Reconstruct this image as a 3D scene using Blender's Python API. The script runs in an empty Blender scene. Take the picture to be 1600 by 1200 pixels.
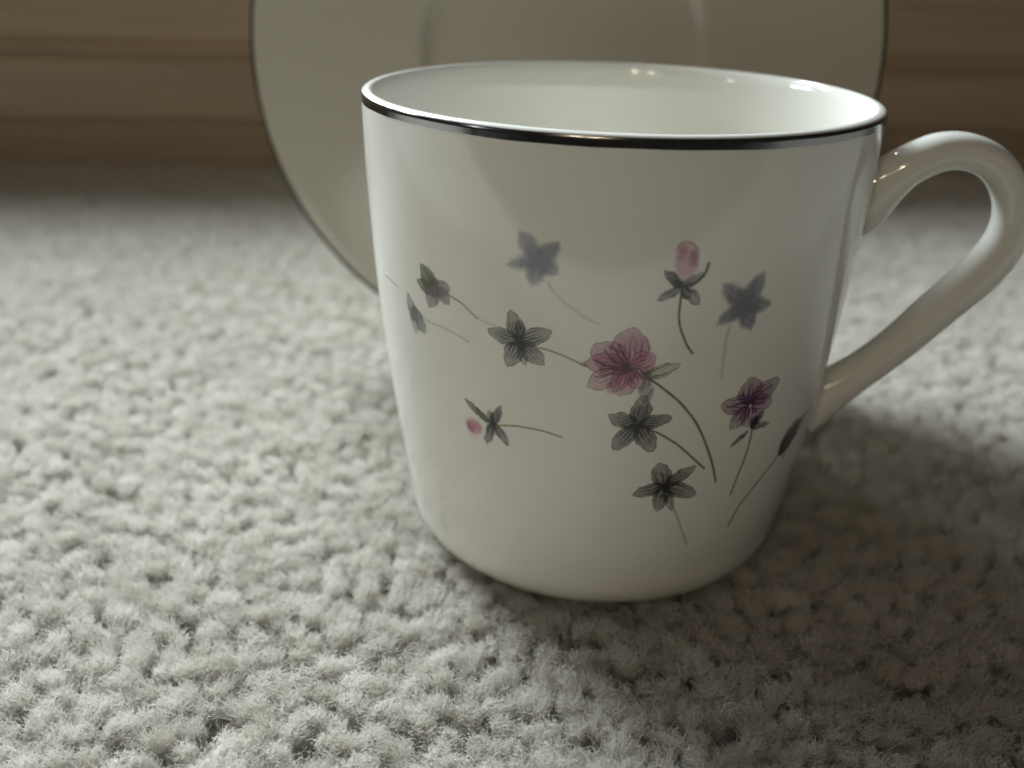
import bpy, bmesh, math, random
import numpy as np
from mathutils import Matrix, Vector

rng = np.random.default_rng(7)
C = bpy.context.scene.collection
CM = 0.01                       # everything below is written in centimetres

# ---------------------------------------------------------------- camera
scene = bpy.context.scene
CAM = np.array([0.0, -15.606, 9.065])
YAW, PITCH, ROLL, FPX = -0.0912, 0.4134, 0.0295, 1589.5
FWD = np.array([math.sin(YAW) * math.cos(PITCH), math.cos(YAW) * math.cos(PITCH), -math.sin(PITCH)])
X0 = np.array([math.cos(YAW), -math.sin(YAW), 0.0])
U0 = np.cross(X0, FWD)
XC = math.cos(ROLL) * X0 + math.sin(ROLL) * U0
UC = -math.sin(ROLL) * X0 + math.cos(ROLL) * U0
cd = bpy.data.cameras.new('camera')
cam = bpy.data.objects.new('camera', cd)
C.objects.link(cam)
m = Matrix.Identity(4)
for i in range(3):
    m[i][0], m[i][1], m[i][2], m[i][3] = XC[i], UC[i], -FWD[i], CAM[i] * CM
cam.matrix_world = m
cd.sensor_width = 36.0
cd.lens = FPX / 1600.0 * 36.0
cd.clip_start, cd.clip_end = 0.005, 50.0
cd.dof.use_dof = True
cd.dof.focus_distance = 0.130
cd.dof.aperture_fstop = 16.0
scene.camera = cam

# ---------------------------------------------------------------- light: a dim room, a window to the left, two warm bulbs
w = bpy.data.worlds.new('World')
scene.world = w
w.use_nodes = True
bg = w.node_tree.nodes['Background']
bg.inputs['Color'].default_value = (1.0, 0.93, 0.92, 1)
bg.inputs['Strength'].default_value = 0.024


def aim(o, target):
    d = Vector(target) - o.location
    o.rotation_euler = d.to_track_quat('-Z', 'Y').to_euler()


def area(name, loc, target, sx, sy, power, col):
    l = bpy.data.lights.new(name, 'AREA')
    l.shape = 'RECTANGLE'
    l.size, l.size_y, l.energy, l.color = sx, sy, power, col
    o = bpy.data.objects.new(name, l)
    C.objects.link(o)
    o.location = loc
    aim(o, target)
    return o


def bulb(name, loc, power, col, r):
    l = bpy.data.lights.new(name, 'POINT')
    l.shadow_soft_size, l.energy, l.color = r, power, col
    o = bpy.data.objects.new(name, l)
    C.objects.link(o)
    o.location = loc
    return o


def polar(az, el, dist):
    a, e = math.radians(az), math.radians(el)
    return (dist * math.sin(a) * math.cos(e), dist * math.cos(a) * math.cos(e), dist * math.sin(e))


area('window_light', polar(-40, 31, 0.85), (0, 0, 0.03), 0.42, 0.54, 38.0, (0.83, 0.93, 1.0))
area('side_window_light', polar(-75, 21, 1.2), (0, 0, 0.05), 0.26, 0.10, 3.0, (0.90, 0.96, 1.0))
area('far_window_light', polar(-120, 16, 1.4), (0, 0, 0.05), 0.07, 0.08, 0.45, (0.95, 0.97, 1.0))
area('ceiling_glow', (0.3, -0.5, 2.3), (0, 0, 0), 2.6, 2.6, 1.7, (1.0, 0.80, 0.90))
bulb('lamp_bulb', polar(-172, 24, 1.5), 5.0, (1.0, 0.85, 0.60), 0.018)
bulb('lamp_bulb', polar(-163.5, 24, 1.5), 5.0, (1.0, 0.85, 0.60), 0.018)

vs = scene.view_settings
scene.display_settings.display_device = 'sRGB'
vs.view_transform, vs.look, vs.exposure, vs.gamma = 'Standard', 'None', 0.0, 1.0
scene.cycles.use_denoising = True
scene.cycles.denoiser = 'OPENIMAGEDENOISE'
scene.cycles.denoising_input_passes = 'RGB_ALBEDO_NORMAL'
scene.cycles.denoising_prefilter = 'ACCURATE'
scene.cycles.use_adaptive_sampling = False
scene.cycles.max_bounces = 10
scene.cycles.caustics_reflective = False
scene.cycles.sample_clamp_indirect = 4.0


# ---------------------------------------------------------------- materials
def mat(name):
    mt = bpy.data.materials.new(name)
    mt.use_nodes = True
    nt = mt.node_tree
    return mt, nt, nt.nodes['Principled BSDF']


def node(nt, kind, **kw):
    n = nt.nodes.new(kind)
    for k, v in kw.items():
        setattr(n, k, v)
    return n


GLAZE = (0.735, 0.725, 0.66, 1)


def glaze(name, printed=False, tint=GLAZE):
    mt, nt, b = mat(name)
    b.inputs['Base Color'].default_value = tint
    b.inputs['Roughness'].default_value = 0.09
    b.inputs['IOR'].default_value = 1.5
    b.inputs['Subsurface Weight'].default_value = 0.0
    tc = node(nt, 'ShaderNodeTexCoord')
    nz = node(nt, 'ShaderNodeTexNoise')
    nz.inputs['Scale'].default_value = 90.0
    nz.inputs['Detail'].default_value = 2.0
    bp = node(nt, 'ShaderNodeBump')
    bp.inputs['Strength'].default_value = 0.018
    bp.inputs['Distance'].default_value = 0.0006
    nt.links.new(tc.outputs['Object'], nz.inputs['Vector'])
    nt.links.new(nz.outputs['Fac'], bp.inputs['Height'])
    nt.links.new(bp.outputs['Normal'], b.inputs['Normal'])
    if printed:
        at = node(nt, 'ShaderNodeAttribute', attribute_name='ink')
        mx = node(nt, 'ShaderNodeMix', data_type='RGBA')
        mx.inputs[6].default_value = GLAZE
        nt.links.new(at.outputs['Alpha'], mx.inputs[0])
        nt.links.new(at.outputs['Color'], mx.inputs[7])
        nt.links.new(mx.outputs[2], b.inputs['Base Color'])
    return mt


M_GLAZE = glaze('glazed_porcelain')
M_SAUCER = glaze('saucer_porcelain', tint=(0.48, 0.445, 0.365, 1))  # saucer tint, darker and warmer than the cup glaze
M_PRINT = glaze('printed_porcelain', True)

M_SILVER, nt, b = mat('worn_silver_line')
b.inputs['Metallic'].default_value = 1.0
b.inputs['Base Color'].default_value = (0.22, 0.218, 0.215, 1)
nz = node(nt, 'ShaderNodeTexNoise')
nz.inputs['Scale'].default_value = 400.0
mr = node(nt, 'ShaderNodeMapRange')
mr.inputs['To Min'].default_value, mr.inputs['To Max'].default_value = 0.07, 0.28
tc = node(nt, 'ShaderNodeTexCoord')
nt.links.new(tc.outputs['Object'], nz.inputs['Vector'])
nt.links.new(nz.outputs['Fac'], mr.inputs['Value'])
nt.links.new(mr.outputs['Result'], b.inputs['Roughness'])

M_DARKLINE, nt, b = mat('darkened_silver_line')
b.inputs['Metallic'].default_value = 1.0
b.inputs['Base Color'].default_value = (0.06, 0.058, 0.055, 1)  # base darkened to hold down the bright carpet mirrored in the line
b.inputs['Roughness'].default_value = 0.25

M_WOOD, nt, b = mat('honey_wood')
tc = node(nt, 'ShaderNodeTexCoord')
mp = node(nt, 'ShaderNodeMapping')
mp.inputs['Scale'].default_value = (3.0, 40.0, 90.0)
nz = node(nt, 'ShaderNodeTexNoise')
nz.inputs['Scale'].default_value = 2.2
nz.inputs['Detail'].default_value = 6.0
cr = node(nt, 'ShaderNodeValToRGB')
cr.color_ramp.elements[0].position, cr.color_ramp.elements[1].position = 0.3, 0.72
cr.color_ramp.elements[0].color = (0.265, 0.19, 0.118, 1)
cr.color_ramp.elements[1].color = (0.36, 0.262, 0.168, 1)
nt.links.new(tc.outputs['Object'], mp.inputs['Vector'])
nt.links.new(mp.outputs['Vector'], nz.inputs['Vector'])
nt.links.new(nz.outputs['Fac'], cr.inputs['Fac'])
nt.links.new(cr.outputs['Color'], b.inputs['Base Color'])
b.inputs['Roughness'].default_value = 0.42

M_WALL, nt, b = mat('cream_paint')
b.inputs['Base Color'].default_value = (0.62, 0.58, 0.50, 1)
b.inputs['Roughness'].default_value = 0.8

M_BACK, nt, b = mat('carpet_backing')
b.inputs['Base Color'].default_value = (0.60, 0.57, 0.50, 1)
b.inputs['Roughness'].default_value = 1.0

M_PILE, nt, b = mat('carpet_fibre')
b.inputs['Roughness'].default_value = 0.48
b.inputs['Specular IOR Level'].default_value = 0.5
at = node(nt, 'ShaderNodeAttribute', attribute_name='tone')
cr = node(nt, 'ShaderNodeValToRGB')
cr.color_ramp.elements[0].color = (0.58, 0.545, 0.47, 1)
cr.color_ramp.elements[1].color = (0.79, 0.77, 0.71, 1)
nt.links.new(at.outputs['Fac'], cr.inputs['Fac'])
nt.links.new(cr.outputs['Color'], b.inputs['Base Color'])
tr = node(nt, 'ShaderNodeBsdfTranslucent')
nt.links.new(cr.outputs['Color'], tr.inputs['Color'])
ms = node(nt, 'ShaderNodeMixShader')
ms.inputs['Fac'].default_value = 0.30
nt.links.new(b.outputs['BSDF'], ms.inputs[1])
nt.links.new(tr.outputs['BSDF'], ms.inputs[2])
nt.links.new(ms.outputs['Shader'], nt.nodes['Material Output'].inputs['Surface'])


# ---------------------------------------------------------------- helpers
def tag(o, label=None, cat=None, kind=None, group=None):
    for k, v in (('label', label), ('category', cat), ('kind', kind), ('group', group)):
        if v:
            o[k] = v
    return o


def empty(name, loc, rot=(0, 0, 0)):
    o = bpy.data.objects.new(name, None)
    C.objects.link(o)
    o.location = [v * CM for v in loc]
    o.rotation_euler = rot
    o.empty_display_size = 0.01
    return o


def mesh(name, verts, faces, m, parent=None, smooth=True):
    """verts in centimetres, linked as ONE mesh object"""
    me = bpy.data.meshes.new(name)
    me.from_pydata((np.asarray(verts, float) * CM).tolist(), [], faces)
    me.materials.append(m)
    if smooth:
        me.polygons.foreach_set('use_smooth', [True] * len(me.polygons))
    me.update()
    o = bpy.data.objects.new(name, me)
    C.objects.link(o)
    o.parent = parent
    return o


def lathe(rz, n=192, closed=False):
    """profile of (r, z) from which a surface of revolution is made; r == 0 closes into a pole"""
    V, F, rings = [], [], []
    for r, z in rz:
        if r < 1e-6:
            rings.append([len(V)] * n)
            V.append((0, 0, z))
        else:
            rings.append(list(range(len(V), len(V) + n)))
            for k in range(n):
                a = 2 * math.pi * k / n
                V.append((r * math.cos(a), r * math.sin(a), z))
    pairs = list(zip(rings, rings[1:])) + ([(rings[-1], rings[0])] if closed else [])
    for a, c in pairs:
        for k in range(n):
            j = (k + 1) % n
            q = [a[k], a[j], c[j], c[k]]
            q = [v for i, v in enumerate(q) if v not in q[:i]]
            if len(q) > 2:
                F.append(q)
    return V, F


def arc(cx, cz, rx, rz, a0, a1, n):
    return [(cx + rx * math.cos(math.radians(a0 + (a1 - a0) * k / n)), cz + rz * math.sin(math.radians(a0 + (a1 - a0) * k / n))) for k in range(n + 1)]


def smoothstep(a, b_, x):
    t = np.clip((x - a) / (b_ - a), 0, 1)
    return t * t * (3 - 2 * t)


# ---------------------------------------------------------------- wall with its wooden baseboard
WALL_P, WALL_PHI = (-20.1, 25.2), 0.19


def wall_strip(name, prof, x0, x1, m, parent, smooth=False):
    """prof: (out, z) outline in cm, out = towards the room; a closed prism along the wall"""
    n = len(prof)
    V = [(x, -o_, z) for x in (x0, x1) for o_, z in prof]
    F = [[k, (k + 1) % n, n + (k + 1) % n, n + k] for k in range(n)] + [list(range(n))[::-1], list(range(n, 2 * n))]
    return mesh(name, V, F, m, parent, smooth)


wall = empty('wall', (WALL_P[0], WALL_P[1], 0), (0, 0, WALL_PHI))
tag(wall, 'cream painted wall behind the wooden baseboard', kind='structure')
wall_strip('wall_face', [(-0.6, -0.6), (-0.6, 15.9), (-8, 15.9), (-8, -0.6)], -70, 110, M_WALL, wall)  # unseen top set to let window light over and shade the far carpet
base_prof = [(0.0, 1.72)] + arc(-0.12, 1.84, .12, .12, -0.0, 0.0, 1)[:0] + [(0.06, 1.80), (0.08, 1.9), (0.08, 4.08), (0.03, 4.14), (-0.10, 4.20), (-0.10, 4.30), (0.02, 4.36)] + \
    arc(0.02, 4.62, 0.24, 0.24, -75, 75, 8) + [(0.0, 4.9), (-0.04, 5.0), (-0.04, 15.8), (-0.10, 16.05), (-0.22, 16.2), (-0.58, 16.2), (-0.58, 1.72)]  # upper face, above the view, carried up to shade the carpet beside it
baseboard = wall_strip('baseboard', base_prof, -60, 100, M_WOOD, wall)
shoe = wall_strip('toe_board', [(-0.28, -0.5), (-0.28, 1.71), (-0.57, 1.71), (-0.57, -0.5)], -60, 100, M_WOOD, wall)
shoe['label'] = 'recessed darker strip under the wooden baseboard'

# ---------------------------------------------------------------- coffee cup
HC, RR, RB, RC, BUL = 7.04, 3.785, 3.08, 0.385, 0.145


def cup_r(z):
    t = (HC - np.asarray(z, float)) / (HC - RC)
    return RR + (RB - RR) * t + BUL * 4 * t * (1 - t)


CORNER = 0.55
rcor = float(cup_r(CORNER))
outer = [(0, 0.22), (2.05, 0.22), (2.15, -0.08), (2.25, -0.20), (2.42, -0.20)] + \
    arc(2.42, CORNER, rcor - 2.42, CORNER + 0.20, -86, 0, 12)
outer += [(float(cup_r(z)), z) for z in np.linspace(CORNER + 0.15, 6.98, 40)]
lipr = float(cup_r(7.0))
TH = 0.21
lip = [(lipr - TH / 2 + TH / 2 * math.cos(math.radians(a)), 6.985 + 0.06 * math.sin(math.radians(a))) for a in range(15, 91, 15)] + \
    [(lipr - TH / 2 - TH / 2 * math.sin(math.radians(a)), 6.725 + 0.32 * math.cos(math.radians(a))) for a in (8, 16, 25, 35, 45, 55, 65, 75, 84)]
inner = [(float(cup_r(z)) - TH - 0.10 * (1 - z / 7.0), z) for z in np.linspace(6.70, 1.1, 36)]
ri = inner[-1][0]
inner += arc(ri - 0.75, 1.1, 0.75, 0.62, 0, -90, 8)[1:] + [(1.0, 0.47), (0, 0.46)]
cup = empty('coffee_cup', (0.04, 0, 0))
tag(cup, 'white porcelain coffee cup with silver rim and printed pink flowers, standing on the carpet', 'cup')
mesh('cup_body', *lathe(outer + lip + inner), M_GLAZE, cup)
# silver line just under the lip, with a slightly ragged lower edge
NB = 720
zb = []
ph = rng.uniform(0, 6.28, 12)
for k in range(NB):
    a = 2 * math.pi * k / NB
    zb.append(6.880 + 0.008 * math.sin(a + ph[0]) + 0.004 * math.sin(7 * a + ph[1]) + 0.002 * math.sin(23 * a + ph[2]))
V, F = [], []
NR = 6
for k in range(NB):
    a = 2 * math.pi * k / NB
    for j in range(NR):
        z = zb[k] + (7.012 - zb[k]) * j / (NR - 1)
        r = float(cup_r(min(z, 6.985))) + 0.0035
        if z > 6.985:
            r = lipr - TH / 2 + (TH / 2) * math.sqrt(max(0, 1 - ((z - 6.985) / 0.06) ** 2)) + 0.0035
        V.append((r * math.cos(a), r * math.sin(a), z))
for k in range(NB):
    for j in range(NR - 1):
        q = (k + 1) % NB
        F.append([k * NR + j, q * NR + j, q * NR + j + 1, k * NR + j + 1])
rb_ = mesh('rim_band', V, F, M_SILVER, cup)
rb_['label'] = 'dark worn silver line round the rim'

# handle: a rounded strap swept along its curve in the plane of the cup axis
path = [(3.45, 5.52, .62, 0.32), (3.70, 5.60, .54, 0.32), (3.92, 5.78, .41, 0.32), (4.12, 5.97, .335, 0.33), (4.33, 6.145, .300, 0.33), (4.69, 6.34, .285, 0.33), (5.05, 6.385, .27, 0.33),
        (5.40, 6.29, .26, 0.33), (5.67, 6.08, .26, 0.34), (5.86, 5.775, .26, 0.34), (5.95, 5.415, .275, 0.34), (5.91, 5.02, .305, 0.34),
        (5.69, 4.60, .315, 0.34), (5.395, 4.23, .305, 0.34), (5.06, 3.84, .30, 0.33), (4.73, 3.435, .285, 0.33), (4.38, 3.06, .28, 0.32),
        (4.09, 2.785, .295, 0.32), (3.80, 2.53, .345, 0.32), (3.52, 2.30, .42, 0.32), (3.25, 2.1, .50, 0.32)]
pp = np.array(path)


def catmull(P, per):
    out = []
    Q = np.vstack([2 * P[0] - P[1], P, 2 * P[-1] - P[-2]])
    for i in range(1, len(Q) - 2):
        for t in np.linspace(0, 1, per, endpoint=False):
            a, b2, c, d = Q[i - 1], Q[i], Q[i + 1], Q[i + 2]
            out.append(0.5 * (2 * b2 + (c - a) * t + (2 * a - 5 * b2 + 4 * c - d) * t * t + (3 * b2 - a - 3 * c + d) * t ** 3))
    out.append(Q[-2])
    return np.array(out)


hp = catmull(pp, 6)
tan = np.gradient(hp[:, :2], axis=0)
tan /= np.linalg.norm(tan, axis=1)[:, None]
V, F = [], []
NS = 32
for (x, z, ra, rbk), (tx, tz) in zip(hp, tan):
    for k in range(NS):
        a = 2 * math.pi * k / NS
        ca, sa = math.cos(a), math.sin(a)
        ca = math.copysign(abs(ca) ** 0.9, ca)
        sa = math.copysign(abs(sa) ** 0.9, sa)
        V.append((x - tz * ra * ca, rbk * sa, z + tx * ra * ca))
for i in range(len(hp) - 1):
    for k in range(NS):
        j = (k + 1) % NS
        F.append([i * NS + k, i * NS + j, (i + 1) * NS + j, (i + 1) * NS + k])
mesh('handle', V, F, M_GLAZE, cup)

# ---------------------------------------------------------------- the printed flowers: thin prints on the glaze
# coordinates in mm on the unrolled cup wall: (arc length at radius 34 mm from the front, height)
INK = {'ink': (.030, .026, .036), 'dark': (.040, .038, .045), 'grey': (.16, .168, .168), 'slate': (.15, .16, .20), 'blue': (.165, .17, .205),
       'olive': (.11, .12, .045), 'leaf': (.20, .21, .12), 'mauve': (.22, .17, .19), 'brown': (.22, .15, .05), 'stem': (.075, .055, .03),
       'rose': (.36, .11, .19), 'pink': (.46, .19, .27), 'magenta': (.26, .055, .14), 'blush': (.68, .42, .36), 'plum': (.19, .055, .15), 'indigo': (.07, .045, .12)}
PRINTS = [
 ('printed_leaf', 'olive green leaf seen side on', [
   ('petal', [-22.33, 46.71], [-24.95, 50.52], 1.5, 'olive', 0.75, 0.5, 4, 0.25),
   ('petal', [-22.55, 46.83], [-26.01, 48.05], 0.95, 'olive', 0.7, 0.5, 3, 0.25),
   ('petal', [-22.98, 47.44], [-19.97, 48.68], 1.11, 'mauve', 0.6, 0.4, 3, 0.3),
   ('petal', [-22.44, 48.22], [-23.98, 44.67], 1.19, 'mauve', 0.6, 0.45, 3, 0.3),
   ('petal', [-21.99, 48.07], [-20.23, 46.18], 1.03, 'mauve', 0.6, 0.4, 3, 0.3),
   ('blob', [-22.72, 47.69], 1.26, 1.34, 'ink', 0.35, 0.6),
   ('stroke', [[-20.68, 47.6], [-19.21, 47.17], [-18.01, 46.75], [-15.94, 45.27]], 0.205, 'brown', 0.75, 1),
   ('stroke', [[-15.94, 45.27], [-14.64, 44.95], [-13.38, 44.78]], 0.237, 'grey', 0.25, 1),
 ]),
 ('printed_leaf', 'slim grey bud leaf near the left side', [
   ('petal', [-27.31, 41.44], [-28.63, 45.22], 1.03, 'grey', 0.5, 0.4, 2, 0.3),
   ('petal', [-27.6, 43.65], [-25.42, 40.33], 1.19, 'grey', 0.6, 0.5, 2, 0.3),
   ('petal', [-27.46, 43.5], [-27.43, 39.66], 0.95, 'grey', 0.4, 0.3, 2, 0.4),
   ('stroke', [[-25.93, 42.84], [-23.96, 42.42], [-21.99, 42.45], [-19.11, 41.97], [-17.38, 41.5]], 0.19, 'grey', 0.4, 1),
 ]),
 ('printed_stem', 'short brown stem at the left side', [
   ('stroke', [[-35.84, 45.68], [-33.52, 45.66], [-31.64, 45.4]], 0.174, 'brown', 0.6, 1),
 ]),
 ('printed_leaf', 'pale blue grey star shaped leaf high on the cup', [
   ('petal', [-7.83, 54.48], [-10.11, 58.0], 1.11, 'blue', 0.62, 0.12, 0, 0.55),
   ('petal', [-7.83, 54.48], [-5.67, 57.12], 1.03, 'blue', 0.62, 0.12, 0, 0.55),
   ('petal', [-7.83, 54.48], [-11.59, 53.49], 0.87, 'blue', 0.62, 0.12, 0, 0.55),
   ('petal', [-7.83, 54.48], [-8.63, 51.27], 1.11, 'blue', 0.62, 0.12, 0, 0.55),
   ('petal', [-7.83, 54.48], [-5.55, 53.2], 1.03, 'blue', 0.62, 0.12, 0, 0.55),
   ('blob', [-7.83, 54.48], 1.74, 1.58, 'blue', 0.5, 0.8),
   ('stroke', [[-6.72, 51.88], [-5.93, 50.63], [-5.0, 49.72], [-3.92, 48.82], [-2.39, 47.77], [-0.56, 46.89]], 0.237, 'grey', 0.3, 1),
 ]),
 ('printed_leaf', 'dark five lobed leaf with olive stem', [
   ('petal', [-10.13, 43.19], [-11.28, 47.35], 1.11, 'dark', 0.45, 0.9, 4, 0.11),
   ('petal', [-10.13, 43.19], [-6.19, 45.38], 1.19, 'dark', 0.45, 0.9, 4, 0.11),
   ('petal', [-10.13, 43.19], [-14.4, 44.0], 1.19, 'dark', 0.45, 0.9, 4, 0.11),
   ('petal', [-10.13, 43.19], [-11.81, 39.42], 1.26, 'dark', 0.45, 0.9, 4, 0.11),
   ('petal', [-10.13, 43.19], [-6.98, 40.45], 1.26, 'dark', 0.45, 0.9, 4, 0.11),
   ('blob', [-10.13, 43.19], 0.87, 0.87, 'ink', 0.75, 0.6),
   ('petal', [-10.13, 43.19], [-9.47, 39.91], 0.55, 'dark', 0.3, 0.6, 1, 0.2),
   ('petal', [-10.13, 43.46], [-9.96, 46.45], 0.63, 'dark', 0.4, 0.5, 2, 0.2),
   ('stroke', [[-7.66, 42.82], [-6.21, 42.59], [-4.78, 42.16], [-3.36, 41.62], [-1.94, 40.95]], 0.221, 'brown', 0.7, 1),
 ]),
 ('printed_bud', 'pink bud on a thin upright stem', [
   ('blob', [8.64, 55.46], 1.5, 2.37, 'pink', 0.6, 0.35),
   ('blob', [9.4, 55.93], 0.63, 1.19, 'magenta', 0.65, 0.7),
   ('blob', [8.0, 56.69], 0.63, 1.11, 'rose', 0.5, 0.7),
   ('stroke', [[7.33, 56.86], [7.62, 57.58], [8.24, 57.89], [8.99, 57.72], [9.74, 56.98]], 0.237, 'rose', 0.5, 1),
   ('petal', [8.49, 51.99], [6.34, 54.34], 0.55, 'dark', 0.7, 0.5, 1, 0.25),
   ('stroke', [[11.23, 55.13], [11.05, 54.15], [10.61, 53.34], [9.78, 52.54], [8.76, 52.24]], 0.316, 'dark', 0.75, 1),
   ('petal', [8.25, 52.08], [10.85, 53.83], 0.47, 'dark', 0.45, 0.3, 1, 0.4),
   ('blob', [8.66, 52.49], 1.19, 0.71, 'ink', 0.55, 0.6),
   ('petal', [8.33, 52.08], [5.82, 50.42], 0.55, 'dark', 0.5, 0.5, 1, 0.3),
   ('petal', [8.48, 52.07], [10.81, 49.78], 0.71, 'dark', 0.4, 0.6, 2, 0.25),
   ('petal', [8.49, 51.91], [9.56, 50.52], 0.47, 'dark', 0.4, 0.5, 1, 0.3),
   ('stroke', [[8.44, 51.74], [8.45, 50.22], [8.48, 48.5], [8.71, 47.1], [9.16, 45.86], [9.89, 44.31], [10.78, 43.0]], 0.253, 'stem', 0.85, 1),
 ]),
 ('printed_leaf', 'blurred grey blue star shaped leaf below the rim at right', [
   ('petal', [16.61, 49.12], [18.55, 53.35], 1.19, 'blue', 0.72, 0.15, 0, 0.5),
   ('petal', [16.61, 49.12], [13.5, 52.25], 1.19, 'blue', 0.72, 0.15, 0, 0.5),
   ('petal', [16.61, 49.12], [20.4, 48.77], 1.11, 'blue', 0.72, 0.15, 0, 0.5),
   ('petal', [16.61, 49.12], [13.52, 46.98], 1.03, 'blue', 0.72, 0.15, 0, 0.5),
   ('petal', [16.61, 49.12], [18.16, 45.55], 1.19, 'blue', 0.72, 0.15, 0, 0.5),
   ('blob', [16.58, 49.29], 1.74, 1.9, 'slate', 0.55, 0.8),
   ('stroke', [[15.13, 46.47], [14.95, 44.88], [15.01, 42.88], [15.05, 41.03], [15.19, 39.15]], 0.355, 'grey', 0.28, 1),
 ]),
 ('printed_blossom', 'open pink blossom with dark stamens', [
   ('petal', [3.05, 41.2], [3.31, 46.76], 2.37, 'rose', 0.5, 0.95, 5, 0.13),
   ('petal', [3.05, 41.2], [-1.31, 44.0], 2.13, 'rose', 0.48, 0.95, 4, 0.13),
   ('petal', [2.79, 41.56], [-2.11, 41.39], 1.58, 'rose', 0.5, 0.95, 4, 0.13),
   ('petal', [2.68, 41.01], [-1.49, 37.92], 1.58, 'pink', 0.44, 0.95, 4, 0.13),
   ('petal', [3.8, 41.41], [6.38, 42.71], 1.58, 'pink', 0.56, 0.95, 4, 0.13),
   ('petal', [3.29, 41.03], [2.35, 36.88], 1.74, 'pink', 0.48, 0.95, 5, 0.13),
   ('petal', [3.6, 41.04], [5.57, 38.09], 1.58, 'pink', 0.4, 0.95, 4, 0.13),
   ('petal', [4.2, 41.24], [0.98, 37.38], 1.03, 'magenta', 0.35, 0.3, 2, 0.35),
   ('blob', [3.93, 44.57], 1.42, 1.26, 'magenta', 0.25, 0.6),
   ('blob', [4.84, 42.7], 1.11, 0.79, 'magenta', 0.35, 0.6),
   ('blob', [2.66, 41.19], 1.58, 1.11, 'magenta', 0.5, 0.6),
   ('stroke', [[3.13, 41.12], [2.01, 41.71], [0.9, 42.46], [0.23, 43.41]], 0.205, 'ink', 0.75, 1),
   ('stroke', [[3.12, 41.21], [2.28, 42.27], [1.6, 43.32], [1.1, 44.0]], 0.19, 'ink', 0.75, 1),
   ('stroke', [[3.26, 41.39], [2.71, 42.65], [2.19, 43.61], [1.84, 44.22]], 0.19, 'ink', 0.7, 1),
   ('stroke', [[2.84, 40.92], [1.52, 41.13], [0.2, 41.41], [-0.91, 41.96]], 0.221, 'ink', 0.75, 1),
   ('stroke', [[3.02, 40.56], [1.93, 40.7], [0.84, 40.91], [-0.22, 40.56]], 0.205, 'ink', 0.75, 1),
   ('stroke', [[3.19, 40.29], [1.66, 40.13], [0.59, 39.97], [-0.63, 39.5]], 0.19, 'ink', 0.6, 1),
   ('blob', [3.29, 41.03], 0.79, 0.55, 'ink', 0.6, 0.6),
   ('petal', [5.1, 39.77], [9.43, 41.53], 0.87, 'leaf', 0.3, 0.75, 2, 0.2),
   ('blob', [5.23, 40.05], 1.11, 0.63, 'ink', 0.6, 0.6),
   ('petal', [5.57, 39.78], [5.44, 36.0], 0.71, 'grey', 0.4, 0.35, 2, 0.4),
   ('stroke', [[6.08, 39.4], [7.28, 38.45], [8.63, 37.27], [9.84, 36.15], [11.03, 34.81], [12.2, 33.32], [13.13, 31.93], [14.17, 30.08], [15.05, 28.3], [15.83, 26.71], [16.75, 24.63], [17.73, 22.05]], 0.284, 'stem', 0.9, 1),
 ]),
 ('printed_leaf', 'dark star leaf below the open blossom', [
   ('petal', [5.02, 32.59], [5.49, 37.15], 1.34, 'dark', 0.5, 0.9, 4, 0.11),
   ('petal', [5.02, 32.59], [9.48, 33.65], 1.03, 'dark', 0.5, 0.9, 4, 0.11),
   ('petal', [5.02, 32.59], [1.19, 33.93], 1.19, 'dark', 0.5, 0.9, 4, 0.11),
   ('petal', [5.02, 32.59], [2.12, 28.59], 1.26, 'dark', 0.5, 0.9, 4, 0.11),
   ('petal', [5.02, 32.59], [7.55, 28.32], 1.34, 'dark', 0.5, 0.9, 4, 0.11),
   ('blob', [5.02, 32.59], 0.95, 0.95, 'ink', 0.7, 0.6),
   ('petal', [5.0, 32.79], [6.35, 38.18], 0.4, 'grey', 0.4, 0.3, 1, 0.3),
   ('stroke', [[6.49, 31.89], [7.72, 31.36], [9.2, 30.38], [10.85, 29.13], [12.88, 27.16], [15.31, 24.79]], 0.253, 'stem', 0.85, 1),
 ]),
 ('printed_leaf', 'lowest grey star shaped leaf', [
   ('petal', [9.77, 22.59], [8.46, 26.52], 1.42, 'dark', 0.5, 0.8, 3, 0.15),
   ('petal', [9.77, 22.59], [13.92, 25.43], 1.03, 'dark', 0.5, 0.8, 3, 0.15),
   ('petal', [9.77, 22.59], [5.4, 21.26], 1.03, 'dark', 0.5, 0.8, 3, 0.15),
   ('petal', [9.77, 22.59], [14.84, 20.4], 1.26, 'dark', 0.5, 0.8, 3, 0.15),
   ('petal', [9.77, 22.59], [9.34, 18.2], 1.26, 'dark', 0.5, 0.8, 3, 0.15),
   ('blob', [9.77, 22.59], 1.03, 1.03, 'ink', 0.6, 0.6),
   ('petal', [9.86, 22.58], [11.57, 18.09], 0.71, 'dark', 0.4, 0.5, 2, 0.25),
   ('stroke', [[11.14, 19.6], [11.97, 18.04], [13.04, 15.83], [14.06, 13.67], [15.18, 11.31]], 0.253, 'grey', 0.5, 1),
 ]),
 ('printed_blossom', 'magenta blossom tilted on a slim stem', [
   ('petal', [20.49, 34.17], [19.83, 38.4], 1.98, 'plum', 0.47, 0.95, 4, 0.13),
   ('petal', [20.49, 34.17], [25.14, 37.02], 1.74, 'plum', 0.43, 0.95, 4, 0.13),
   ('petal', [20.54, 33.96], [15.95, 34.81], 1.5, 'plum', 0.47, 0.95, 4, 0.13),
   ('petal', [20.83, 34.09], [24.75, 33.34], 1.5, 'plum', 0.43, 0.95, 3, 0.13),
   ('petal', [20.36, 33.8], [18.26, 30.6], 1.42, 'plum', 0.43, 0.95, 3, 0.13),
   ('petal', [20.59, 33.75], [21.08, 30.4], 1.34, 'plum', 0.4, 0.95, 3, 0.13),
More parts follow.
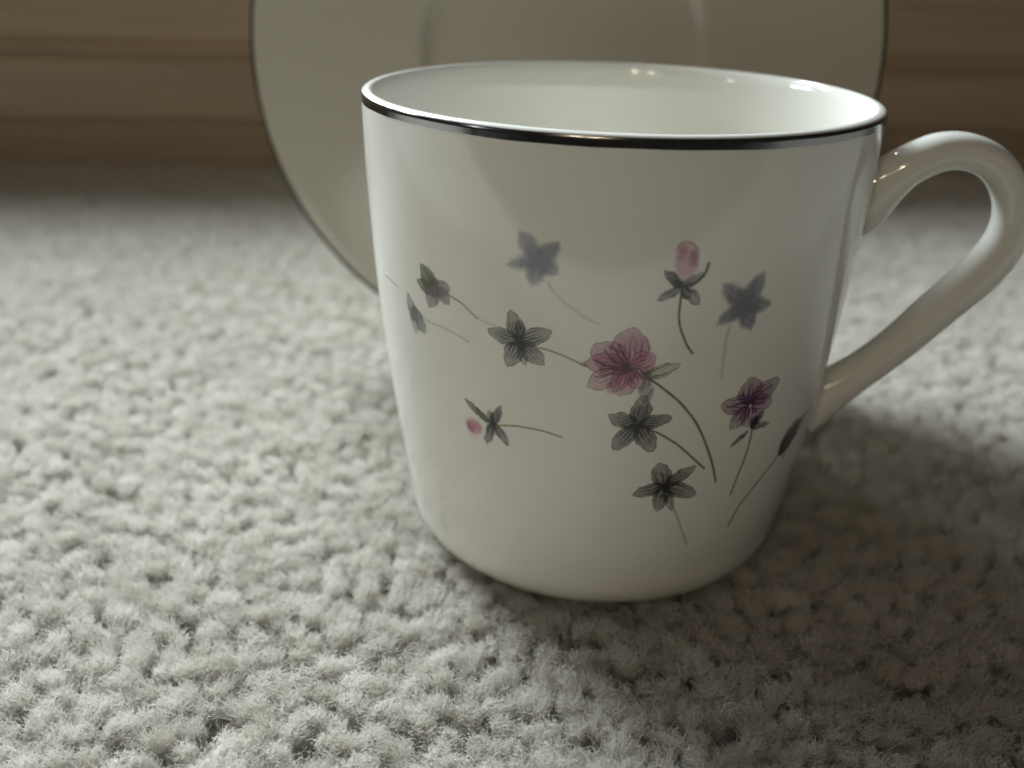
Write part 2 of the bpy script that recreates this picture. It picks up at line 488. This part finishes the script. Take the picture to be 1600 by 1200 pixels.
   ('blob', [20.07, 35.05], 1.11, 1.03, 'indigo', 0.6, 0.6),
   ('stroke', [[20.1, 34.45], [18.85, 34.5], [17.89, 34.29], [16.87, 34.46]], 0.205, 'ink', 0.7, 1),
   ('stroke', [[20.28, 34.61], [19.94, 36.05], [20.1, 37.19]], 0.19, 'ink', 0.6, 1),
   ('stroke', [[20.6, 34.14], [22.04, 35.41], [23.87, 36.35]], 0.205, 'ink', 0.65, 1),
   ('petal', [21.62, 30.06], [23.54, 32.44], 0.71, 'ink', 0.65, 0.5, 2, 0.25),
   ('petal', [21.56, 30.28], [25.32, 29.9], 0.47, 'dark', 0.5, 0.5, 1, 0.3),
   ('petal', [21.45, 30.72], [22.58, 31.67], 0.79, 'ink', 0.5, 0.3, 1, 0.4),
   ('petal', [21.37, 29.71], [18.91, 27.68], 0.32, 'dark', 0.6, 0.5, 0, 0.3),
   ('stroke', [[21.94, 30.6], [22.16, 28.89], [22.18, 26.68], [21.96, 24.49], [21.55, 22.1], [21.1, 18.99]], 0.253, 'stem', 0.8, 1),
 ]),
 ('printed_bud', 'small pink bud lying sideways on a stem', [
   ('blob', [-17.39, 28.51], 1.5, 1.26, 'pink', 0.8, 0.4),
   ('blob', [-17.85, 28.36], 0.87, 0.87, 'rose', 0.6, 0.6),
   ('blob', [-18.22, 27.92], 0.47, 0.55, 'magenta', 0.35, 0.6),
   ('blob', [-17.74, 26.93], 0.95, 0.55, 'blush', 0.4, 0.7),
   ('petal', [-14.68, 29.86], [-18.62, 32.51], 0.51, 'olive', 0.75, 0.6, 1, 0.2),
   ('petal', [-14.51, 29.29], [-12.89, 32.97], 0.63, 'dark', 0.6, 0.55, 2, 0.25),
   ('petal', [-14.48, 29.92], [-14.58, 31.91], 0.47, 'dark', 0.45, 0.4, 1, 0.35),
   ('petal', [-14.28, 29.98], [-15.41, 26.32], 0.63, 'dark', 0.55, 0.5, 2, 0.3),
   ('petal', [-14.08, 30.03], [-12.04, 27.09], 0.63, 'dark', 0.5, 0.55, 2, 0.3),
   ('blob', [-14.29, 29.77], 0.71, 0.95, 'ink', 0.5, 0.6),
   ('stroke', [[-13.69, 29.73], [-11.94, 30.2], [-10.45, 30.47], [-9.0, 30.5], [-7.59, 30.49], [-6.02, 30.28], [-4.56, 29.92]], 0.237, 'brown', 0.75, 1),
 ]),
 ('printed_bud', 'narrow dark bud at the right side', [
   ('petal', [30.0, 22.78], [36.88, 28.01], 1.58, 'grey', 0.5, 0.35, 3, 0.2),
   ('petal', [30.3, 22.9], [33.02, 28.2], 1.5, 'grey', 0.5, 0.4, 3, 0.2),
   ('petal', [30.51, 22.82], [31.38, 27.3], 1.03, 'ink', 0.4, 0.2, 1, 0.4),
   ('petal', [30.64, 22.55], [34.5, 27.86], 1.58, 'ink', 0.55, 0.3, 2, 0.3),
   ('blob', [32.27, 21.92], 0.55, 0.71, 'indigo', 0.5, 0.6),
   ('stroke', [[30.38, 23.09], [28.49, 21.33], [26.68, 19.72], [25.17, 17.97], [23.87, 16.55], [23.1, 14.82], [22.49, 13.0]], 0.284, 'stem', 0.8, 1),
 ]),
]

STEP = 0.10


def seg_dist(S, Z, p, q):
    d = np.array(q) - np.array(p)
    L2 = max(d @ d, 1e-9)
    t = np.clip(((S - p[0]) * d[0] + (Z - p[1]) * d[1]) / L2, 0, 1)
    return np.hypot(S - p[0] - t * d[0], Z - p[1] - t * d[1])


def bounds(layer):
    k = layer[0]
    if k == 'petal':
        p, e = [layer[1], layer[2]], layer[3] + .5
    elif k == 'stroke':
        p, e = layer[1], layer[2] + .3
    else:
        p, e = [layer[1]], max(layer[2], layer[3]) * 1.6 + .3
    p = np.array(p, float)
    return p.min(0) - e, p.max(0) + e


def paint(layers, seed):
    r = np.random.default_rng(seed)
    bb = [bounds(l) for l in layers]
    lo = np.min([x[0] for x in bb], 0)
    hi = np.max([x[1] for x in bb], 0)
    s = np.arange(lo[0], hi[0] + STEP, STEP)
    z = np.arange(lo[1], hi[1] + STEP, STEP)
    S, Z = np.meshgrid(s, z)
    # watercolour wobble
    wob = lambda f, a: a * sum(np.sin(f * k * (S * math.cos(p1) + Z * math.sin(p1)) + p2) / k for k, p1, p2 in zip((1, 1.7, 2.6), r.uniform(0, 6.28, 3), r.uniform(0, 6.28, 3)))
    WS, WZ = S + wob(3.1, .06), Z + wob(3.4, .06)
    grain = 1 + wob(4.3, .05)
    col = np.zeros(S.shape + (3,))
    al = np.zeros(S.shape)

    def over(c, a):
        nonlocal col, al
        a = np.clip(a * grain, 0, .97)
        na = a + al * (1 - a)
        col = (np.array(c) * a[..., None] + col * (al * (1 - a))[..., None]) / np.maximum(na, 1e-6)[..., None]
        al = na
    for l in layers:
        if l[0] == 'petal':
            _, b0, t0, hw, cn, fill, edge, vein, soft = l
            b0, t0 = np.array(b0), np.array(t0)
            d = t0 - b0
            Ln = np.linalg.norm(d)
            d /= Ln
            u = ((WS - b0[0]) * d[0] + (WZ - b0[1]) * d[1]) / Ln
            v = -(WS - b0[0]) * d[1] + (WZ - b0[1]) * d[0]
            uc = np.clip(u, 0.0, 1.0)
            width = hw * 2.5 * uc ** 0.62 * (1 - uc) ** 0.75 + 1e-4
            sd = np.abs(v) - width
            sd = np.where((u < 0) | (u > 1), np.maximum(sd, Ln * np.maximum(-u, u - 1)), sd)
            inside = smoothstep(soft, -soft, sd)
            a = min(.95, 1.4 * fill) * inside * (0.80 + 0.35 * (1 - uc))
            over(INK[cn], a)
            dk = np.array(INK[cn]) * 0.25
            if edge:
                over(dk, min(1, 1.5 * edge) * np.exp(-(sd / max(.10, soft * .6)) ** 2) * inside ** .3 * smoothstep(-.02, .12, u) * (.55 + .45 * np.sin(u * 7 + r.uniform(0, 6)) ** 2))
            if vein:
                for q in np.linspace(-.65, .65, vein):
                    ln = np.exp(-((v - q * width * .9) / .095) ** 2) * inside * smoothstep(0, .05, u) * smoothstep(r.uniform(.75, .98), .35, u)
                    over(dk, min(1, 1.6 * edge) * ln)
        elif l[0] == 'stroke':
            _, pts, wd, cn, a0, _t = l
            P = np.array(pts, float)
            if len(P) > 2:
                P = catmull(P, 8)
            dist = np.full(S.shape, 1e9)
            for p, q in zip(P, P[1:]):
                dist = np.minimum(dist, seg_dist(S, Z, p, q))
            over(INK[cn], min(1, 1.25 * a0) * np.exp(-(dist / (wd * .62)) ** 2))
        else:
            _, c0, rx, ry, cn, a0, soft = l
            q = np.hypot((WS - c0[0]) / rx, (WZ - c0[1]) / ry)
            over(INK[cn], a0 * smoothstep(1 + soft * .6, 1 - soft, q))
    return s, z, np.clip(col, 0, 1), al


def print_on_cup(name, layers, seed, label):
    s, z, col, al = paint(layers, seed)
    ny, nx = al.shape
    th = s / 34.0 - math.pi / 2
    zc = z / 10.0
    R = cup_r(zc) + 0.0022
    keep = np.maximum(np.maximum(al[:-1, :-1], al[1:, :-1]), np.maximum(al[:-1, 1:], al[1:, 1:])) > 0.02
    idx = -np.ones(al.shape, int)
    iy, ix = np.nonzero(keep)
    used = np.zeros(al.shape, bool)
    for dy in (0, 1):
        for dx in (0, 1):
            used[iy + dy, ix + dx] = True
    uy, ux = np.nonzero(used)
    idx[uy, ux] = np.arange(len(uy))
    V = np.stack([R[uy] * np.cos(th[ux]), R[uy] * np.sin(th[ux]), zc[uy]], -1)
    F = np.stack([idx[iy, ix], idx[iy, ix + 1], idx[iy + 1, ix + 1], idx[iy + 1, ix]], -1).tolist()
    o = mesh(name, V, F, M_PRINT, cup)
    at = o.data.color_attributes.new('ink', 'FLOAT_COLOR', 'POINT')
    at.data.foreach_set('color', np.concatenate([col[uy, ux], al[uy, ux, None]], -1).astype(np.float32).ravel())
    o['label'] = label


for i, (nm, lb, layers) in enumerate(PRINTS):
    print_on_cup(nm, layers, 100 + i, lb)

# ---------------------------------------------------------------- saucer, standing on its edge behind the cup
RS, TILT, SYAW = 6.93, 0.14, 0.02
saucer = empty('saucer', (-1.25, 6.64, 0), (0, 0, 0))
tag(saucer, 'white porcelain saucer with thin silver edge line, standing upright behind the cup', 'saucer')
saucer.matrix_world = Matrix.Translation(Vector((-1.25, 6.64, 0)) * CM) @ Matrix.Rotation(SYAW, 4, 'Z') @ Matrix.Rotation(-TILT, 4, 'X') @ \
    Matrix.Translation((0, 1.1 * CM, RS * CM)) @ Matrix.Rotation(math.pi / 2, 4, 'X')
WR = 3.16                       # radius of the well that holds the cup
top = [(0, -0.02), (2.6, -0.02), (WR - .16, 0.0)] + [(WR - .10, 0.03), (WR - .02, 0.13), (WR + .05, 0.21), (WR + .13, 0.245), (WR + .3, 0.25)] + \
    [(r, 0.25 + 0.86 * ((r - WR - .3) / (RS - WR - .3)) ** 1.5) for r in np.linspace(WR + .6, RS - .10, 14)]
ze = top[-1][1]
edge = [(RS - .05, ze + .025), (RS - .015, ze + .01), (RS, ze - .04), (RS - .015, ze - .09), (RS - .06, ze - .12)]
under = [(r, z - .30) for r, z in top[::-1] if r > WR + .4]
under[0] = (RS - .14, ze - .155)
under += [(WR + .25, -.20), (WR + .2, -.42), (WR - .05, -.42), (WR - .15, -.22), (0, -.22)]
V, F = lathe(top + edge + under)
mesh('dish', V, F, M_SAUCER, saucer)
V, F = lathe([(r, z) for r, z in ((RS - .085, ze + .0225), (RS - .05, ze + .030), (RS - .012, ze + .014), (RS + .004, ze - .04), (RS - .010, ze - .092))])
sl = mesh('rim_band', V, F, M_DARKLINE, saucer)
sl['label'] = 'thin dark silver line along the saucer edge'

# ---------------------------------------------------------------- carpet: backing sheet and cut pile
n = 24
gx, gy = np.linspace(-62, 62, n), np.linspace(-17, 44, n)
V = [(x, y, -0.55) for y in gy for x in gx]
F = [[j * n + i, j * n + i + 1, (j + 1) * n + i + 1, (j + 1) * n + i] for j in range(n - 1) for i in range(n - 1)]
carpet = mesh('carpet', V, F, M_BACK, None)
tag(carpet, 'off white cut pile carpet under the cup', kind='structure')


def ground(px, py):
    d = FWD + XC * (px - 800) / FPX - UC * (py - 600) / FPX
    t = -CAM[2] / d[2]
    return CAM[:2] + t * d[:2]


def lowfreq(x, y, seed, f):
    r = np.random.default_rng(seed)
    o_ = 0
    for k in range(6):
        a, p_ = r.uniform(0, 6.28, 2)
        fr = f * r.uniform(.6, 1.8)
        o_ = o_ + np.sin(fr * (x * math.cos(a) + y * math.sin(a)) + p_)
    return o_ / 6


SP = 0.345
xs, ys = np.meshgrid(np.arange(-54, 54, SP), np.arange(-15, 37, SP * .9))
xs = xs + (np.arange(xs.shape[0]) % 2)[:, None] * SP / 2
tx, ty = xs.ravel(), ys.ravel()
low = np.zeros(len(tx))
fx, fy = rng.uniform(-54, 54, len(tx)), rng.uniform(-15, 37, len(tx))   # low fuzz between the tufts
tx, ty, low = np.concatenate([tx, fx]), np.concatenate([ty, fy]), np.concatenate([low, low + 1])
tx = tx + rng.uniform(-.10, .10, tx.shape)
ty = ty + rng.uniform(-.10, .10, ty.shape)
# the ground the camera could see from here or from a step aside
va = np.array([tx, ty]).T - CAM[:2]
fw = va @ np.array([math.sin(YAW), math.cos(YAW)])
rt = va @ np.array([math.cos(YAW), -math.sin(YAW)])
wallside = (tx - WALL_P[0]) * -math.sin(WALL_PHI) + (ty - WALL_P[1]) * math.cos(WALL_PHI)
dcup = np.hypot(tx, ty)
ok = (fw > 4.5) & (np.abs(rt) < fw * .80 + 10) & (wallside < 0.35) & (dcup > 2.35)
tx, ty, fw, rt, dcup, low = tx[ok], ty[ok], fw[ok], rt[ok], dcup[ok], low[ok]
NT = len(tx)
dist = np.sqrt(fw ** 2 + rt ** 2 + CAM[2] ** 2)
cnt = np.clip(185 * (13.5 / dist) ** 1.4, 34, 200).astype(int)
outside = (np.abs(rt) > fw * .54 + 1.5) | (fw < 6.5)
cnt = np.where(outside, np.clip(cnt // 2, 24, 60), cnt)
lean = np.stack([lowfreq(tx, ty, 5, .9) * .12 + rng.normal(0, .07, NT), lowfreq(tx, ty, 6, .9) * .12 - .03 + rng.normal(0, .07, NT)], -1)
hgt = .52 + .03 * lowfreq(tx, ty, 8, 1.3) + rng.normal(0, .045, NT)
hgt -= .10 * low
cnt = np.where(low > 0, cnt * 2 // 5, cnt)
# tufts pressed down round the foot of the cup, and leaning away from it
near = smoothstep(3.5, 2.7, dcup)
hgt += np.where(dcup < 2.9, -.06, .02) * near
lean += (np.stack([tx, ty], -1) / dcup[:, None]) * near[:, None] * .10
headr = rng.uniform(.150, .205, NT)
ttone = np.clip(.58 + .22 * rng.standard_normal(NT), 0, 1)

owner = np.repeat(np.arange(NT), cnt)
N = len(owner)
K = 8
t = np.linspace(0, 1, K)[None, :]
phi = rng.uniform(0, 2 * math.pi, N)
cz = rng.uniform(-.25, 1, N)                                  # where on the head's dome the fibre ends
rad = headr[owner] * np.sqrt(1 - np.clip(cz, 0, 1) ** 2 * .75) * rng.uniform(.55, 1.08, N)
fh = hgt[owner] - headr[owner] * (1 - np.clip(cz, -.2, 1)) * 1.0 + rng.normal(0, .016, N)
fly = rng.random(N) < .03
fh += fly * rng.uniform(0, .10, N)
rad += fly * rng.uniform(0, .08, N)
twist = rng.uniform(.6, 2.2, N) * rng.choice([1, 1, 1, -1], N)
prof_r = .28 + .72 * smoothstep(.15, .95, t)
ang = phi[:, None] + twist[:, None] * t
crf = rng.uniform(1.6, 3.4, N)[:, None]
cra = rng.uniform(.012, .040, N)[:, None] * smoothstep(.1, .6, t)
p1, p2 = rng.uniform(0, 6.28, (2, N))
hook = rng.normal(0, .05, (N, 2))[:, None, :] * smoothstep(.65, 1.0, t)[..., None]
X = tx[owner][:, None] + lean[owner, 0][:, None] * t ** 1.5 + rad[:, None] * prof_r * np.cos(ang) + cra * np.sin(6.28 * crf * t + p1[:, None]) + hook[..., 0]
Y = ty[owner][:, None] + lean[owner, 1][:, None] * t ** 1.5 + rad[:, None] * prof_r * np.sin(ang) + cra * np.cos(6.28 * crf * t + p2[:, None]) + hook[..., 1]
droop = 1 - .10 * smoothstep(.7, 1, t) * rng.random(N)[:, None]
Z = -.55 + (fh[:, None] + .04) * t * droop + .5 * cra * np.sin(6.28 * crf * 1.3 * t + p2[:, None])
# fibres never enter the cup foot or the wall
pos = np.stack([X, Y, Z], -1)
rr = np.hypot(pos[..., 0], pos[..., 1])
zz = np.clip(pos[..., 2], -0.19, 6)
lim = np.where(zz < CORNER, 2.42 + (rcor - 2.42) * np.sqrt(np.clip(1 - ((CORNER - zz) / (CORNER + .2)) ** 2, 0, 1)), rcor) + .02
lim = np.where(pos[..., 2] < -.22, 0, lim)
push = np.where(rr < lim, lim / np.maximum(rr, 1e-6), 1.0)
pos[..., 0] *= push
pos[..., 1] *= push
cv = bpy.data.hair_curves.new('carpet_pile')
cv.add_curves([K] * N)
cv.attributes['position'].data.foreach_set('vector', (pos * CM).astype(np.float32).ravel())
thick = (.0028 * np.clip(dist / 13.5, .8, 3.2) ** .75)[owner] * np.where(outside[owner], 1.7, 1.0)
rad_pt = thick[:, None] * (1.0 - .45 * t ** 3)
ra_ = cv.attributes.get('radius') or cv.attributes.new('radius', 'FLOAT', 'POINT')
ra_.data.foreach_set('value', (rad_pt * CM).astype(np.float32).ravel())
ta = cv.attributes.new('tone', 'FLOAT', 'CURVE')
ta.data.foreach_set('value', np.clip(ttone[owner] + rng.normal(0, .18, N), 0, 1).astype(np.float32))
cv.materials.append(M_PILE)
pile = bpy.data.objects.new('carpet_pile', cv)
C.objects.link(pile)
pile.parent = carpet
tag(pile, 'soft curly off white carpet fibres in small tufts', kind='stuff')
print('tufts', NT, 'fibres', N)
